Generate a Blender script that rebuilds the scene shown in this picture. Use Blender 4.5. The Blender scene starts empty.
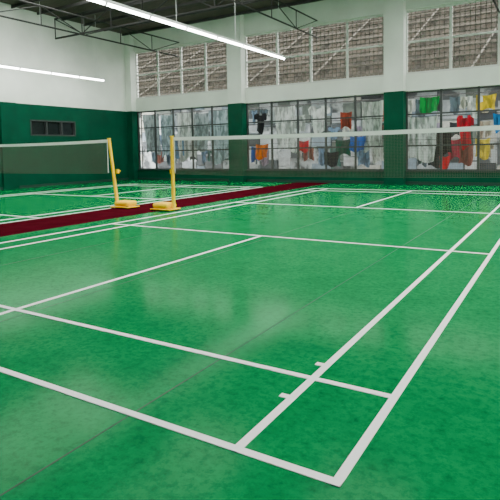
import bpy, bmesh, math, random
from mathutils import Vector, Matrix
random.seed(4)
S=bpy.context.scene
COL=S.collection

# ---------------- materials ----------------
def mat(name,col,rough=.6,metal=0,noise=0,nscale=5,emit=0,ecol=None,bump=0,bscale=40,col2=None,spec=.5,detail=6,ramp=(.35,.7),stretch=None):
    m=bpy.data.materials.new(name);m.use_nodes=True
    nt=m.node_tree;b=nt.nodes['Principled BSDF']
    b.inputs['Base Color'].default_value=(*col,1)
    b.inputs['Roughness'].default_value=rough
    b.inputs['Metallic'].default_value=metal
    b.inputs['Specular IOR Level'].default_value=spec
    tc=nt.nodes.new('ShaderNodeTexCoord');vec=tc.outputs['Object']
    if stretch:
        mp=nt.nodes.new('ShaderNodeMapping');mp.inputs['Scale'].default_value=stretch
        nt.links.new(vec,mp.inputs[0]);vec=mp.outputs[0]
    if col2 is not None or noise:
        n=nt.nodes.new('ShaderNodeTexNoise');n.inputs['Scale'].default_value=nscale;n.inputs['Detail'].default_value=detail
        nt.links.new(vec,n.inputs['Vector'])
        r=nt.nodes.new('ShaderNodeValToRGB')
        r.color_ramp.elements[0].position=ramp[0];r.color_ramp.elements[1].position=ramp[1]
        c2=col2 if col2 is not None else tuple(c*(1-noise) for c in col)
        r.color_ramp.elements[0].color=(*c2,1);r.color_ramp.elements[1].color=(*col,1)
        nt.links.new(n.outputs['Fac'],r.inputs[0]);nt.links.new(r.outputs[0],b.inputs['Base Color'])
    if bump:
        n2=nt.nodes.new('ShaderNodeTexNoise');n2.inputs['Scale'].default_value=bscale;n2.inputs['Detail'].default_value=3
        bp=nt.nodes.new('ShaderNodeBump');bp.inputs['Strength'].default_value=bump;bp.inputs['Distance'].default_value=.01
        nt.links.new(vec,n2.inputs['Vector']);nt.links.new(n2.outputs['Fac'],bp.inputs['Height']);nt.links.new(bp.outputs[0],b.inputs['Normal'])
    if emit:
        b.inputs['Emission Color'].default_value=(*(ecol or col),1);b.inputs['Emission Strength'].default_value=emit
    return m

def floor_mat():
    m=bpy.data.materials.new('green_court_surface');m.use_nodes=True
    nt=m.node_tree;N=nt.nodes;L=nt.links
    N.remove(N['Principled BSDF']);out=N['Material Output']
    tc=N.new('ShaderNodeTexCoord')
    n=N.new('ShaderNodeTexNoise');n.inputs['Scale'].default_value=3.2;n.inputs['Detail'].default_value=11;n.inputs['Roughness'].default_value=.76
    L.new(tc.outputs['Object'],n.inputs[0])
    r=N.new('ShaderNodeValToRGB');r.color_ramp.elements[0].position=.3;r.color_ramp.elements[1].position=.6
    r.color_ramp.elements[0].color=(0.0,.165,.046,1);r.color_ramp.elements[1].color=(0.0,.24,.068,1)
    L.new(n.outputs['Fac'],r.inputs[0])
    n3=N.new('ShaderNodeTexNoise');n3.inputs['Scale'].default_value=22;n3.inputs['Detail'].default_value=8;n3.inputs['Roughness'].default_value=.75
    L.new(tc.outputs['Object'],n3.inputs[0])
    r3=N.new('ShaderNodeValToRGB');r3.color_ramp.elements[0].position=.36;r3.color_ramp.elements[1].position=.54
    r3.color_ramp.elements[0].color=(.62,.62,.62,1);r3.color_ramp.elements[1].color=(1,1,1,1)
    L.new(n3.outputs['Fac'],r3.inputs[0])
    mx=N.new('ShaderNodeMix');mx.data_type='RGBA';mx.blend_type='MULTIPLY';mx.inputs[0].default_value=1
    L.new(r.outputs[0],mx.inputs[6]);L.new(r3.outputs[0],mx.inputs[7])
    d=N.new('ShaderNodeBsdfDiffuse');L.new(mx.outputs[2],d.inputs[0])
    gl=N.new('ShaderNodeBsdfGlossy');gl.inputs['Color'].default_value=(.5,1,.62,1);gl.inputs['Roughness'].default_value=.14
    fr=N.new('ShaderNodeFresnel');fr.inputs['IOR'].default_value=1.12
    mu=N.new('ShaderNodeMath');mu.operation='MULTIPLY';mu.inputs[1].default_value=.75;L.new(fr.outputs[0],mu.inputs[0])
    ms=N.new('ShaderNodeMixShader');L.new(mu.outputs[0],ms.inputs[0]);L.new(d.outputs[0],ms.inputs[1]);L.new(gl.outputs[0],ms.inputs[2])
    L.new(ms.outputs[0],out.inputs[0])
    return m

M_floor=floor_mat()
M_red=mat('red_mat',(.062,.004,.009),.45,noise=.3,nscale=3,spec=.0)
M_line=mat('line_paint',(1,1,1),.5,spec=.1)
M_seam=mat('seam',(.0,.05,.02),.6)
M_white=mat('white_wall_paint',(.78,.82,.75),.75,noise=.12,nscale=1.2)
M_green=mat('green_wall_paint',(.0,.07,.036),.4,noise=.25,nscale=1.5,spec=.1)
M_trim=mat('dark_trim',(.004,.03,.02),.5)
M_frame=mat('window_steel',(.03,.035,.035),.5)
M_frameW=mat('mesh_frame_white',(.6,.62,.58),.5)
M_wire=mat('wire_mesh',(.13,.12,.1),.5)
M_roof=mat('roof_sheet',(.085,.066,.045),.7,noise=.5,nscale=3,stretch=(1,8,1))
M_steel=mat('truss_steel',(.018,.017,.016),.6)
M_yel=mat('yellow_paint',(1,.6,.0),.5,spec=.2)
M_blk=mat('black_rubber',(.02,.02,.02),.6)
M_tape=mat('net_tape',(.9,.9,.87),.7)
M_string=mat('net_string',(.16,.13,.1),.8)
M_tube=mat('fluorescent_tube',(1,1,1),.4,emit=38,ecol=(.97,1,.95))
M_hous=mat('lamp_housing',(.7,.72,.7),.4)
M_rust=mat('rusty_roof',(.032,.026,.019),.9,col2=(.009,.008,.006),nscale=2.2,stretch=(1,.4,1),spec=.1)
M_neigh=mat('neighbor_wall',(.5,.54,.56),.8,col2=(.1,.11,.12),nscale=1.6,ramp=(.42,.52))
M_ground=mat('outdoor_concrete',(.35,.34,.31),.9,noise=.3,nscale=2)

# ---------------- mesh helpers ----------------
def box(bm,x0,x1,y0,y1,z0,z1,mi=0):
    vs=[bm.verts.new(p) for p in [(x0,y0,z0),(x1,y0,z0),(x1,y1,z0),(x0,y1,z0),(x0,y0,z1),(x1,y0,z1),(x1,y1,z1),(x0,y1,z1)]]
    for f in [(0,3,2,1),(4,5,6,7),(0,1,5,4),(1,2,6,5),(2,3,7,6),(3,0,4,7)]:
        fc=bm.faces.new([vs[i] for i in f]);fc.material_index=mi
def rod(bm,a,b,r,seg=8,mi=0,r2=None):
    a=Vector(a);b=Vector(b);d=(b-a);L=d.length
    q=d.to_track_quat('Z','Y').to_matrix().to_4x4();q.translation=(a+b)/2
    res=bmesh.ops.create_cone(bm,cap_ends=True,segments=seg,radius1=r,radius2=r if r2 is None else r2,depth=L,matrix=q)
    for v in res['verts']:
        for f in v.link_faces:f.material_index=mi
def obj(name,bm,mats,parent=None,bevel=0,smooth=False):
    me=bpy.data.meshes.new(name);bm.normal_update();bm.to_mesh(me);bm.free()
    o=bpy.data.objects.new(name,me);COL.objects.link(o)
    for m in (mats if isinstance(mats,list) else [mats]):me.materials.append(m)
    if smooth:
        for p in me.polygons:p.use_smooth=True
    if bevel:
        md=o.modifiers.new('bev','BEVEL');md.width=bevel;md.segments=3;md.limit_method='ANGLE'
    if parent:o.parent=parent
    return o
def empty(name,loc=(0,0,0)):
    e=bpy.data.objects.new(name,None);COL.objects.link(e);e.location=loc;e.empty_display_size=.2
    return e

XL,XR,YB,YF=-10.35,14.0,16.0,-8.0
H=6.4
bm=bmesh.new();box(bm,XL-.2,XR+.2,YF-.2,YB+.2,-.15,0);obj('floor',bm,M_floor)
bm=bmesh.new();box(bm,-1.86,-.5,YF+.1,YB-.02,0,.003);obj('red_aisle_mat',bm,M_red)
bm=bmesh.new()
for x in (5.05,3.22,1.4,-.45,6.9):
    box(bm,x-.004,x+.004,YF+.1,YB-.05,0,.0012)
obj('floor_mat_seams',bm,M_seam)

def court(x0,name,ticks=True):
    bm=bmesh.new();x1=x0+6.1;w=.04;z=.004
    def hx(y,a=x0,b=x1):box(bm,a,b,y-w/2,y+w/2,0,z)
    def vy(x,a,b):box(bm,x-w/2,x+w/2,a,b,0,z+.0004)
    for y in (.02,.78,4.72,8.68,12.62,13.38):hx(y)
    for x in (x0+.02,x0+.46,x1-.46,x1-.02):vy(x,0,13.4)
    vy((x0+x1)/2,0,4.72);vy((x0+x1)/2,8.68,13.4)
    if ticks:
        for y in (.53,.97):
            box(bm,x1-.46-.065,x1-.46-.02,y-.018,y+.018,0,z)
    obj(name,bm,M_line)
court(0,'badminton_court_lines');court(-8.0,'badminton_court_lines')

# ---------------- walls ----------------
pill=[-10.35,-4.47,1.85,8.15,14.0]
PW=.33
bm=bmesh.new()
box(bm,XL,XR,YB,YB+.2,0,.42,1)
box(bm,XL,XR,YB,YB+.2,3.12,3.68,0)
box(bm,XL,XR,YB-.03,YB+.2,5.8,H+.25,0)
for i,p in enumerate(pill):
    a=max(p-PW,XL);b=min(p+PW,XR)
    box(bm,a,b,YB-.28,YB+.22,0,3.12,1);box(bm,a-.0,b+.0,YB-.28,YB+.22,3.12,H+.2,0)
obj('wall_back',bm,[M_white,M_green])
bm=bmesh.new();
for a,b in zip(pill[:-1],pill[1:]):
    box(bm,a+PW,b-PW,YB-.05,YB+.2,.42,.47)
obj('trim_1',bm,M_trim)
bm=bmesh.new()
for a,b in zip(pill[:-1],pill[1:]):box(bm,a+PW,b-PW,YB-.02,YB,0,.1)
obj('baseboard_back',bm,M_trim)
bm=bmesh.new()
wy0,wy1,wz0,wz1=10.7,12.8,1.95,2.55
def lw(y0,y1,z0,z1,mi):box(bm,XL-.2,XL,y0,y1,z0,z1,mi)
lw(YF,wy0,0,3.12,1);lw(wy1,YB,0,3.12,1);lw(wy0,wy1,0,wz0,1);lw(wy0,wy1,wz1,3.12,1);lw(YF,YB+.2,3.12,H+.2,0)
for y in (-2.5,3.7,9.75): 
    box(bm,XL,XL+.12,y-.3,y+.3,0,3.12,1);box(bm,XL,XL+.12,y-.3,y+.3,3.12,H+.2,0)
obj('wall_left',bm,[M_white,M_green])
bm=bmesh.new();box(bm,XL,XL+.02,YF,YB,0,.1);obj('baseboard_left',bm,M_trim)
M_glass=mat('dark_glass',(.01,.015,.015),.15)
bm=bmesh.new()
box(bm,XL-.12,XL-.1,wy0,wy1,wz0,wz1,1)
for y in (wy0,(wy0*2+wy1)/3,(wy0+2*wy1)/3,wy1-.05):box(bm,XL-.1,XL+.01,y,y+.05,wz0,wz1,0)
box(bm,XL-.1,XL+.01,wy0,wy1,wz0,wz0+.05,0);box(bm,XL-.1,XL+.01,wy0,wy1,wz1-.05,wz1,0)
obj('window_1',bm,[M_frame,M_glass])
bm=bmesh.new()
box(bm,XR,XR+.2,YF,YB,0,2.0,1);box(bm,XR,XR+.2,YF,YB,4.6,H+.2,0)
for y in (-8,-2,4,10,15.7):box(bm,XR,XR+.2,y,min(y+.5,YB),2.0,4.6,0)
obj('wall_right',bm,[M_white,M_green])
bm=bmesh.new()
box(bm,XL,XR,YF-.2,YF,0,3.12,1);box(bm,XL,XR,YF-.2,YF,3.12,H+.2,0)
obj('wall_front',bm,[M_white,M_green])

# ceiling with made-up openings, out of view, added to let in fill daylight
bm=bmesh.new()
def rz(x,y):
    d=min(x-XL,XR-x,y-YF,YB-y);return H+.22+max(0,d)*.13
nx,ny=60,60
xs=[XL-.3+(XR-XL+.6)*i/nx for i in range(nx+1)];ys=[YF-.3+(YB-YF+.6)*j/ny for j in range(ny+1)]
g=[[bm.verts.new((x,y,rz(x,y))) for y in ys] for x in xs]
def sky(x,y):  # mask of the roof holes added for fill light
    return 3.5<y<11 and any(a<x<b for a,b in ((-8,-5.6),(-3.2,-.8),(1.6,4),(6.4,8.8)))
for i in range(nx):
    for j in range(ny):
        if sky((xs[i]+xs[i+1])/2,(ys[j]+ys[j+1])/2):continue
        bm.faces.new([g[i][j],g[i][j+1],g[i+1][j+1],g[i+1][j]])
o=obj('ceiling',bm,M_roof);sd=o.modifiers.new('s','SOLIDIFY');sd.thickness=.05;sd.offset=1
tr=empty('roof_trusses')
def truss(p,q,zb,depth,n,name,r=.028):
    bm=bmesh.new();p=Vector(p);q=Vector(q)
    up=Vector((0,0,depth))
    P=Vector((p.x,p.y,zb));Q=Vector((q.x,q.y,zb))
    rod(bm,P,Q,r,6);rod(bm,P+up,Q+up,r,6)
    for i in range(n):
        a=P.lerp(Q,i/n);b=P.lerp(Q,(i+1)/n)
        rod(bm,a,a+up,r*.6,5)
        if i%2==0:rod(bm,a+up,b,r*.6,5)
        else:rod(bm,a,b+up,r*.6,5)
    obj(name,bm,M_steel,tr)
for k,y in enumerate((-4.5,1.5,7,12)):truss((XL,y),(XR,y),5.75,.75,16,f'truss_{k+1}',.038)
for k,x in enumerate((-7.4,-1.0,5,10)):truss((x,YF),(x,YB-.03),5.3,.6,14,f'tie_truss_{k+1}',.028)
bm=bmesh.new()
y=YF+.5
while y<YB:
    box(bm,XL,XR,y,y+.06,H+.1,H+.2);y+=1.1
obj('purlins',bm,M_steel,tr)

# ---------------- windows in back wall ----------------
wn=2
for a,b in zip(pill[:-1],pill[1:]):
    a+=PW;b-=PW
    if a<XL+.35:a=XL+.33
    bm=bmesh.new();yc=YB+.1
    z0,z1=.47,3.12
    n=5
    for i in range(n+1):
        x=a+(b-a)*i/n;w=.035 if i%n else .05
        box(bm,x-w,x+w,yc-.03,yc+.03,z0,z1)
    for z in (z0+.02,1.3,2.35,z1-.04):box(bm,a,b,yc-.025,yc+.025,z-.025,z+.025)
    obj(f'window_{wn}',bm,[M_frame,M_wire]);wn+=1
    bm=bmesh.new();z0,z1=3.68,5.8
    n=4
    for i in range(n+1):
        x=a+(b-a)*i/n;box(bm,x-.04,x+.04,yc-.04,yc+.04,z0,z1)
    for z in (z0+.04,4.75,z1-.04):box(bm,a,b,yc-.035,yc+.035,z-.03,z+.03)
    m=int((b-a)/.15)
    for i in range(m):
        x=a+(b-a)*i/m;box(bm,x-.013,x+.013,yc,yc+.01,z0,z1,1)
    m=int((z1-z0)/.15)
    for i in range(m):
        z=z0+(z1-z0)*i/m;box(bm,a,b,yc,yc+.01,z-.013,z+.013,1)
    obj(f'window_{wn}',bm,[M_frameW,M_wire]);wn+=1

# ---------------- outdoors ----------------
bm=bmesh.new();box(bm,-40,45,YB+.21,60,-.25,-.1);box(bm,-40,45,-40,YF-.21,-.25,-.1);box(bm,XR+.21,45,YF-.2,YB+.2,-.25,-.1);box(bm,-40,XL-.21,YF-.2,YB+.2,-.25,-.1)
obj('outdoor_ground',bm,M_ground)
nb=empty('neighboring_building')
bm=bmesh.new();box(bm,-28,20,19.2,19.4,-.1,3.6);obj('block_wall',bm,M_neigh,nb)
bm=bmesh.new()
nx=400;x0,x1=-29,21
prev=None
for i in range(nx+1):
    x=x0+(x1-x0)*i/nx;dz=.05*math.sin(i*math.pi/2*1.0)
    cur=(bm.verts.new((x,18.7,3.5+dz)),bm.verts.new((x,27,9+dz)))
    if prev:bm.faces.new([prev[0],cur[0],cur[1],prev[1]])
    prev=cur
obj('corrugated_roof',bm,M_rust,nb)
bm=bmesh.new()
for k in range(9):
    t=k/9;y=18.9+8*t;z=3.68+5.3*t;box(bm,x0,x1,y,y+.06,z,z+.09)
for k in range(14):
    x=-27+k*3.4
    rod(bm,(x,18.8,3.75),(x+1.5,27,9.2),.045,4)
obj('roof_battens',bm,mat('pale_timber',(.06,.052,.04),.8),nb)
cols=[(.7,.74,.76),(.12,.14,.16),(.35,.45,.55),(.75,.75,.7),(.06,.07,.08),(.5,.56,.6),(.2,.24,.22)]
nm=[mat('facade_%d'%i,tuple(v*.8 for v in c),.7,noise=.35,nscale=5) for i,c in enumerate(cols)]
bm=bmesh.new();x=-27
while x<19:
    wd=random.uniform(.4,1.1)
    z=.0
    while z<3.3:
        hh=random.uniform(.3,.9);
        if random.random()<.8:box(bm,x,x+wd*.93,19.1,19.2,z,min(z+hh*.92,3.45),random.randrange(7))
        z+=hh
    x+=wd
obj('shutters_and_panels',bm,nm,nb)

# laundry
ld=empty('hanging_laundry')
cm={}
def cmat(c):
    if c not in cm:
        cm[c]=mat('cloth_%d'%len(cm),c,.85,col2=tuple(min(1,v*.45+.02) for v in c),nscale=9,spec=.1,ramp=(.42,.56),stretch=(1,1,.35))
    return cm[c]
rc=random.Random(11)
def inside(kind,u,v):
    a=abs(u-.5)*2
    if kind=='sheet':return True
    if kind=='shirt':
        if v<.08 and a<.22:return False
        if v<.34:return a<.72+.28*min(1,v/.12)
        return a<.6
    if kind=='pants':
        if v<.22:return a<.8
        return .1<a<.8+.15*v
    if kind=='dress':
        if v<.06 and a<.25:return False
        if v<.35:return a<.5
        return a<.5+.5*(v-.35)/.65
def cloth(x,w,z1,z0,c,kind='sheet',y=16.55):
    bm=bmesh.new();nx,nz=32,26;ph=rc.random()*6;fr=rc.uniform(8,14);sk=rc.uniform(-.08,.08)
    h=z1-z0;G={}
    for i in range(nx+1):
        for j in range(nz+1):
            u=i/nx;v=j/nz
            xx=x+(u-.5)*w*(1-.12*v)+.02*math.sin(v*7+ph)*v+sk*v*h
            zz=z1-v*h*(1+.05*math.sin(u*5+ph))-(.04*math.sin(u*math.pi)*(1-v)+.03*math.sin(u*6+ph)*v)
            yy=y+.03*math.sin(xx*fr+ph)*(.3+v)+.02*math.sin(xx*31+ph)
            G[i,j]=bm.verts.new((xx,yy,zz))
    for i in range(nx):
        for j in range(nz):
            if not inside(kind,(i+.5)/nx,(j+.5)/nz):continue
            bm.faces.new([G[i,j],G[i+1,j],G[i+1,j+1],G[i,j+1]])
    for v in [v for v in bm.verts if not v.link_faces]:bm.verts.remove(v)
    obj('cloth_%d'%(len(ld.children)+1),bm,cmat(c),ld,smooth=True)
W=(.7,.72,.72);GR=(.35,.4,.43);BL=(.15,.28,.45)
items=[(-9.6,1.0,3.0,1.2,GR,'sheet'),(-8.7,.9,2.95,1.0,(.45,.55,.62),'sheet'),(-7.7,1.1,3.0,.9,W,'sheet'),(-6.7,.8,2.9,1.3,GR,'sheet'),(-5.8,1.2,3.0,.8,(.45,.55,.62),'sheet'),
(-8.2,.6,1.9,1.0,BL,'sheet'),
(-3.73,.6,2.75,1.95,(.02,.02,.025),'shirt'),(-3.75,.6,1.5,.9,(.9,.18,.0),'sheet'),(-4.15,.35,1.4,.8,(.02,.1,.5),'sheet'),
(-2.65,.95,2.95,1.2,W,'sheet'),(-2.1,.6,2.6,2.0,(.5,.54,.52),'sheet'),(-1.95,.45,1.6,1.15,(.65,.01,.03),'sheet'),
(-1.2,.9,2.9,1.9,W,'shirt'),(-.75,.6,1.15,.6,(.02,.02,.03),'sheet'),(-.35,.6,1.6,1.0,(.01,.1,.06),'sheet'),(-.1,.45,2.6,2.0,(.4,.07,.04),'sheet'),(.3,.6,1.7,1.15,(.02,.12,.5),'sheet'),(.8,.8,2.95,1.2,(.55,.6,.57),'sheet'),
(2.85,.65,2.95,2.4,(.01,.3,.06),'sheet'),(2.6,1.0,2.3,.8,W,'sheet'),(3.25,.5,1.8,1.0,(.02,.02,.02),'sheet'),(3.35,.35,.95,.5,(.6,.02,.03),'sheet'),
(3.95,.55,2.3,1.2,(.6,.01,.03),'shirt'),(3.6,.4,1.5,.85,(.45,.03,.07),'sheet'),(4.6,.6,2.9,2.4,(.75,.52,.02),'sheet'),(4.5,.45,1.5,.85,(.7,.5,.05),'sheet'),(4.95,.35,2.3,1.7,(.01,.2,.55),'sheet'),(4.25,.5,2.9,2.2,W,'shirt'),
(5.6,.7,2.8,1.6,W,'sheet'),(6.5,.7,2.6,1.4,(.1,.3,.6),'shirt'),(7.3,.6,2.7,1.2,(.7,.1,.1),'pants')]
for i,(x,w,z1,z0,c,k) in enumerate(items):cloth(x,w,z1,z0,c,k,16.5+.12*(i%3))
rr=random.Random(7)
pal=[(.5,.56,.6),(.12,.16,.2),(.65,.66,.62),(.3,.12,.1),(.05,.06,.07),(.45,.4,.32),(.1,.22,.2),(.5,.52,.56),(.35,.3,.4),(.7,.7,.7),(.2,.3,.45)]
x=-10.0
while x<8:
    wd=rr.uniform(.3,.55)
    for z1 in (2.95,2.1,1.3):
        if rr.random()<.7:cloth(x,wd,z1,z1-rr.uniform(.4,.8),pal[rr.randrange(len(pal))],rr.choice(('sheet','sheet','shirt','pants')),17.1)
    x+=wd+rr.uniform(.02,.15)
bm=bmesh.new()
for yy in (16.5,16.62,16.74,17.1):
    for z in (1.5,2.3,2.98):rod(bm,(-10.3,yy,z),(8.1,yy,z),.006,5)
for x in (-10.3,-4.4,1.9,8.1):
    rod(bm,(x,16.62,-.1),(x,16.62,3.05),.025,8);
    for z in (1.5,2.3,2.98):rod(bm,(x,16.48,z),(x,17.12,z),.012,6)
obj('clothes_line_rack',bm,M_steel,ld)

# ---------------- nets + posts ----------------
def net(xa,xb,y,name):
    e=empty(name)
    def sag(x):
        t=(x-xa)/(xb-xa);return 1.545-.025*4*t*(1-t)
    n=24
    bm=bmesh.new()
    for i in range(n):
        a=xa+(xb-xa)*i/n;b=xa+(xb-xa)*(i+1)/n
        za,zb=sag(a),sag(b)
        for (yo,) in ((-.004,),(.004,)):
            vs=[bm.verts.new(p) for p in ((a,y+yo,za-.07),(b,y+yo,zb-.07),(b,y+yo,zb),(a,y+yo,za))]
            bm.faces.new(vs)
    for s in (xa,xb-.02):box(bm,s,s+.02,y-.003,y+.003,.79,1.5)
    obj('top_tape',bm,M_tape,e)
    bm=bmesh.new();r=.0011;st=.024
    k=int((xb-xa)/st)
    for i in range(k):
        x=xa+(xb-xa)*i/k;z=sag(x);box(bm,x-r,x+r,y-r,y+r,z-.76,z-.06)
    for j in range(30):
        for i in range(n):
            a=xa+(xb-xa)*i/n;b=xa+(xb-xa)*(i+1)/n
            za,zb=sag(a)-.07-j*st,sag(b)-.07-j*st
            rr=r*(2 if j==29 else 1)
            bm.faces.new([bm.verts.new(p) for p in ((a,y,za-rr),(b,y,zb-rr),(b,y,zb+rr),(a,y,za+rr))])
    obj('net_mesh',bm,M_string,e)
def post(x,y,side,lean,name):
    e=empty(name)
    top=x-side*lean
    bm=bmesh.new()
    rod(bm,(x,y,.05),(top,y,1.55),.04,16,r2=.034)
    rod(bm,(top,y,1.55),(top,y,1.575),.042,16)
    box(bm,min(x,x+side*.06),max(x,x+side*.06),y-.025,y+.025,.78,.87)
    rod(bm,(x+side*.05,y+.03,.83),(x+side*.05,y+.07,.83),.01,8)
    obj('upright',bm,M_yel,e,smooth=False)
    bm=bmesh.new()
    a,b=sorted((x-side*.045,x+side*.5));box(bm,a,b,y-.19,y+.19,.025,.05)
    obj('base_plate',bm,M_yel,e,bevel=.012)
    bm=bmesh.new();a,b=sorted((x+side*.04,x+side*.46))
    box(bm,a,b,y-.17,y+.17,.05,.17)
    obj('ballast_weight',bm,M_yel,e,bevel=.055)
    bm=bmesh.new()
    for yy in (-.15,.15):
        rod(bm,(x+side*.44,y+yy-.02,.034),(x+side*.44,y+yy+.02,.034),.03,14)
        rod(bm,(x-side*.01,y+yy,0.004),(x-side*.01,y+yy,.03),.03,12)
    obj('wheels',bm,M_blk,e)
post(-.22,6.7,-1,.0,'badminton_net_post')
post(6.32,6.7,1,.0,'badminton_net_post')
post(-1.85,6.7,1,.2,'badminton_net_post')
post(-8.2,6.7,-1,.0,'badminton_net_post')
net(-.17,6.27,6.7,'badminton_net')
net(-8.15,-2.1,6.7,'badminton_net')

# ---------------- fluorescent rows ----------------
for X in (-9.2,-1.0,7.1):
    e=empty('fluorescent_light_row')
    bm=bmesh.new();bt=bmesh.new()
    y=13.35;Z=4.17
    while y>0:
        box(bm,X-.045,X+.045,y-1.25,y,Z+.02,Z+.08)
        box(bm,X-.02,X+.02,y-.03,y,Z-.02,Z+.03);box(bm,X-.02,X+.02,y-1.25,y-1.22,Z-.02,Z+.03)
        rod(bt,(X,y-.03,Z),(X,y-1.22,Z),.034,10)
        y-=1.27
    yy=13.0
    while yy>0:
        rod(bm,(X,yy,Z+.08),(X,yy,H+.3),.006,5);yy-=2.54
    obj('housing',bm,M_hous,e);obj('tube',bt,M_tube,e)

# ---------------- world, camera ----------------
w=bpy.data.worlds.new('sky');S.world=w;w.use_nodes=True
nt=w.node_tree;bg=nt.nodes['Background'];bg.inputs[0].default_value=(.98,1,.95,1);bg.inputs[1].default_value=9.5

cx,cy,cz,yaw,pitch,roll,f,sy=6.7784,-1.7071,1.2332,.5465,-.0662,-.0182,517.577,-64.95
F=Vector((-math.sin(yaw)*math.cos(pitch),math.cos(yaw)*math.cos(pitch),math.sin(pitch)))
R=Vector((math.cos(yaw),math.sin(yaw),0));U=R.cross(F)
R2=R*math.cos(roll)+U*math.sin(roll);U2=-R*math.sin(roll)+U*math.cos(roll)
cam=bpy.data.cameras.new('camera');co=bpy.data.objects.new('camera',cam);COL.objects.link(co)
mw=Matrix((R2,U2,-F)).transposed().to_4x4();mw.translation=(cx,cy,cz);co.matrix_world=mw
cam.sensor_fit='HORIZONTAL';cam.sensor_width=36;cam.lens=36*f/500;cam.shift_y=sy/500;cam.clip_start=.05;cam.clip_end=200
S.camera=co
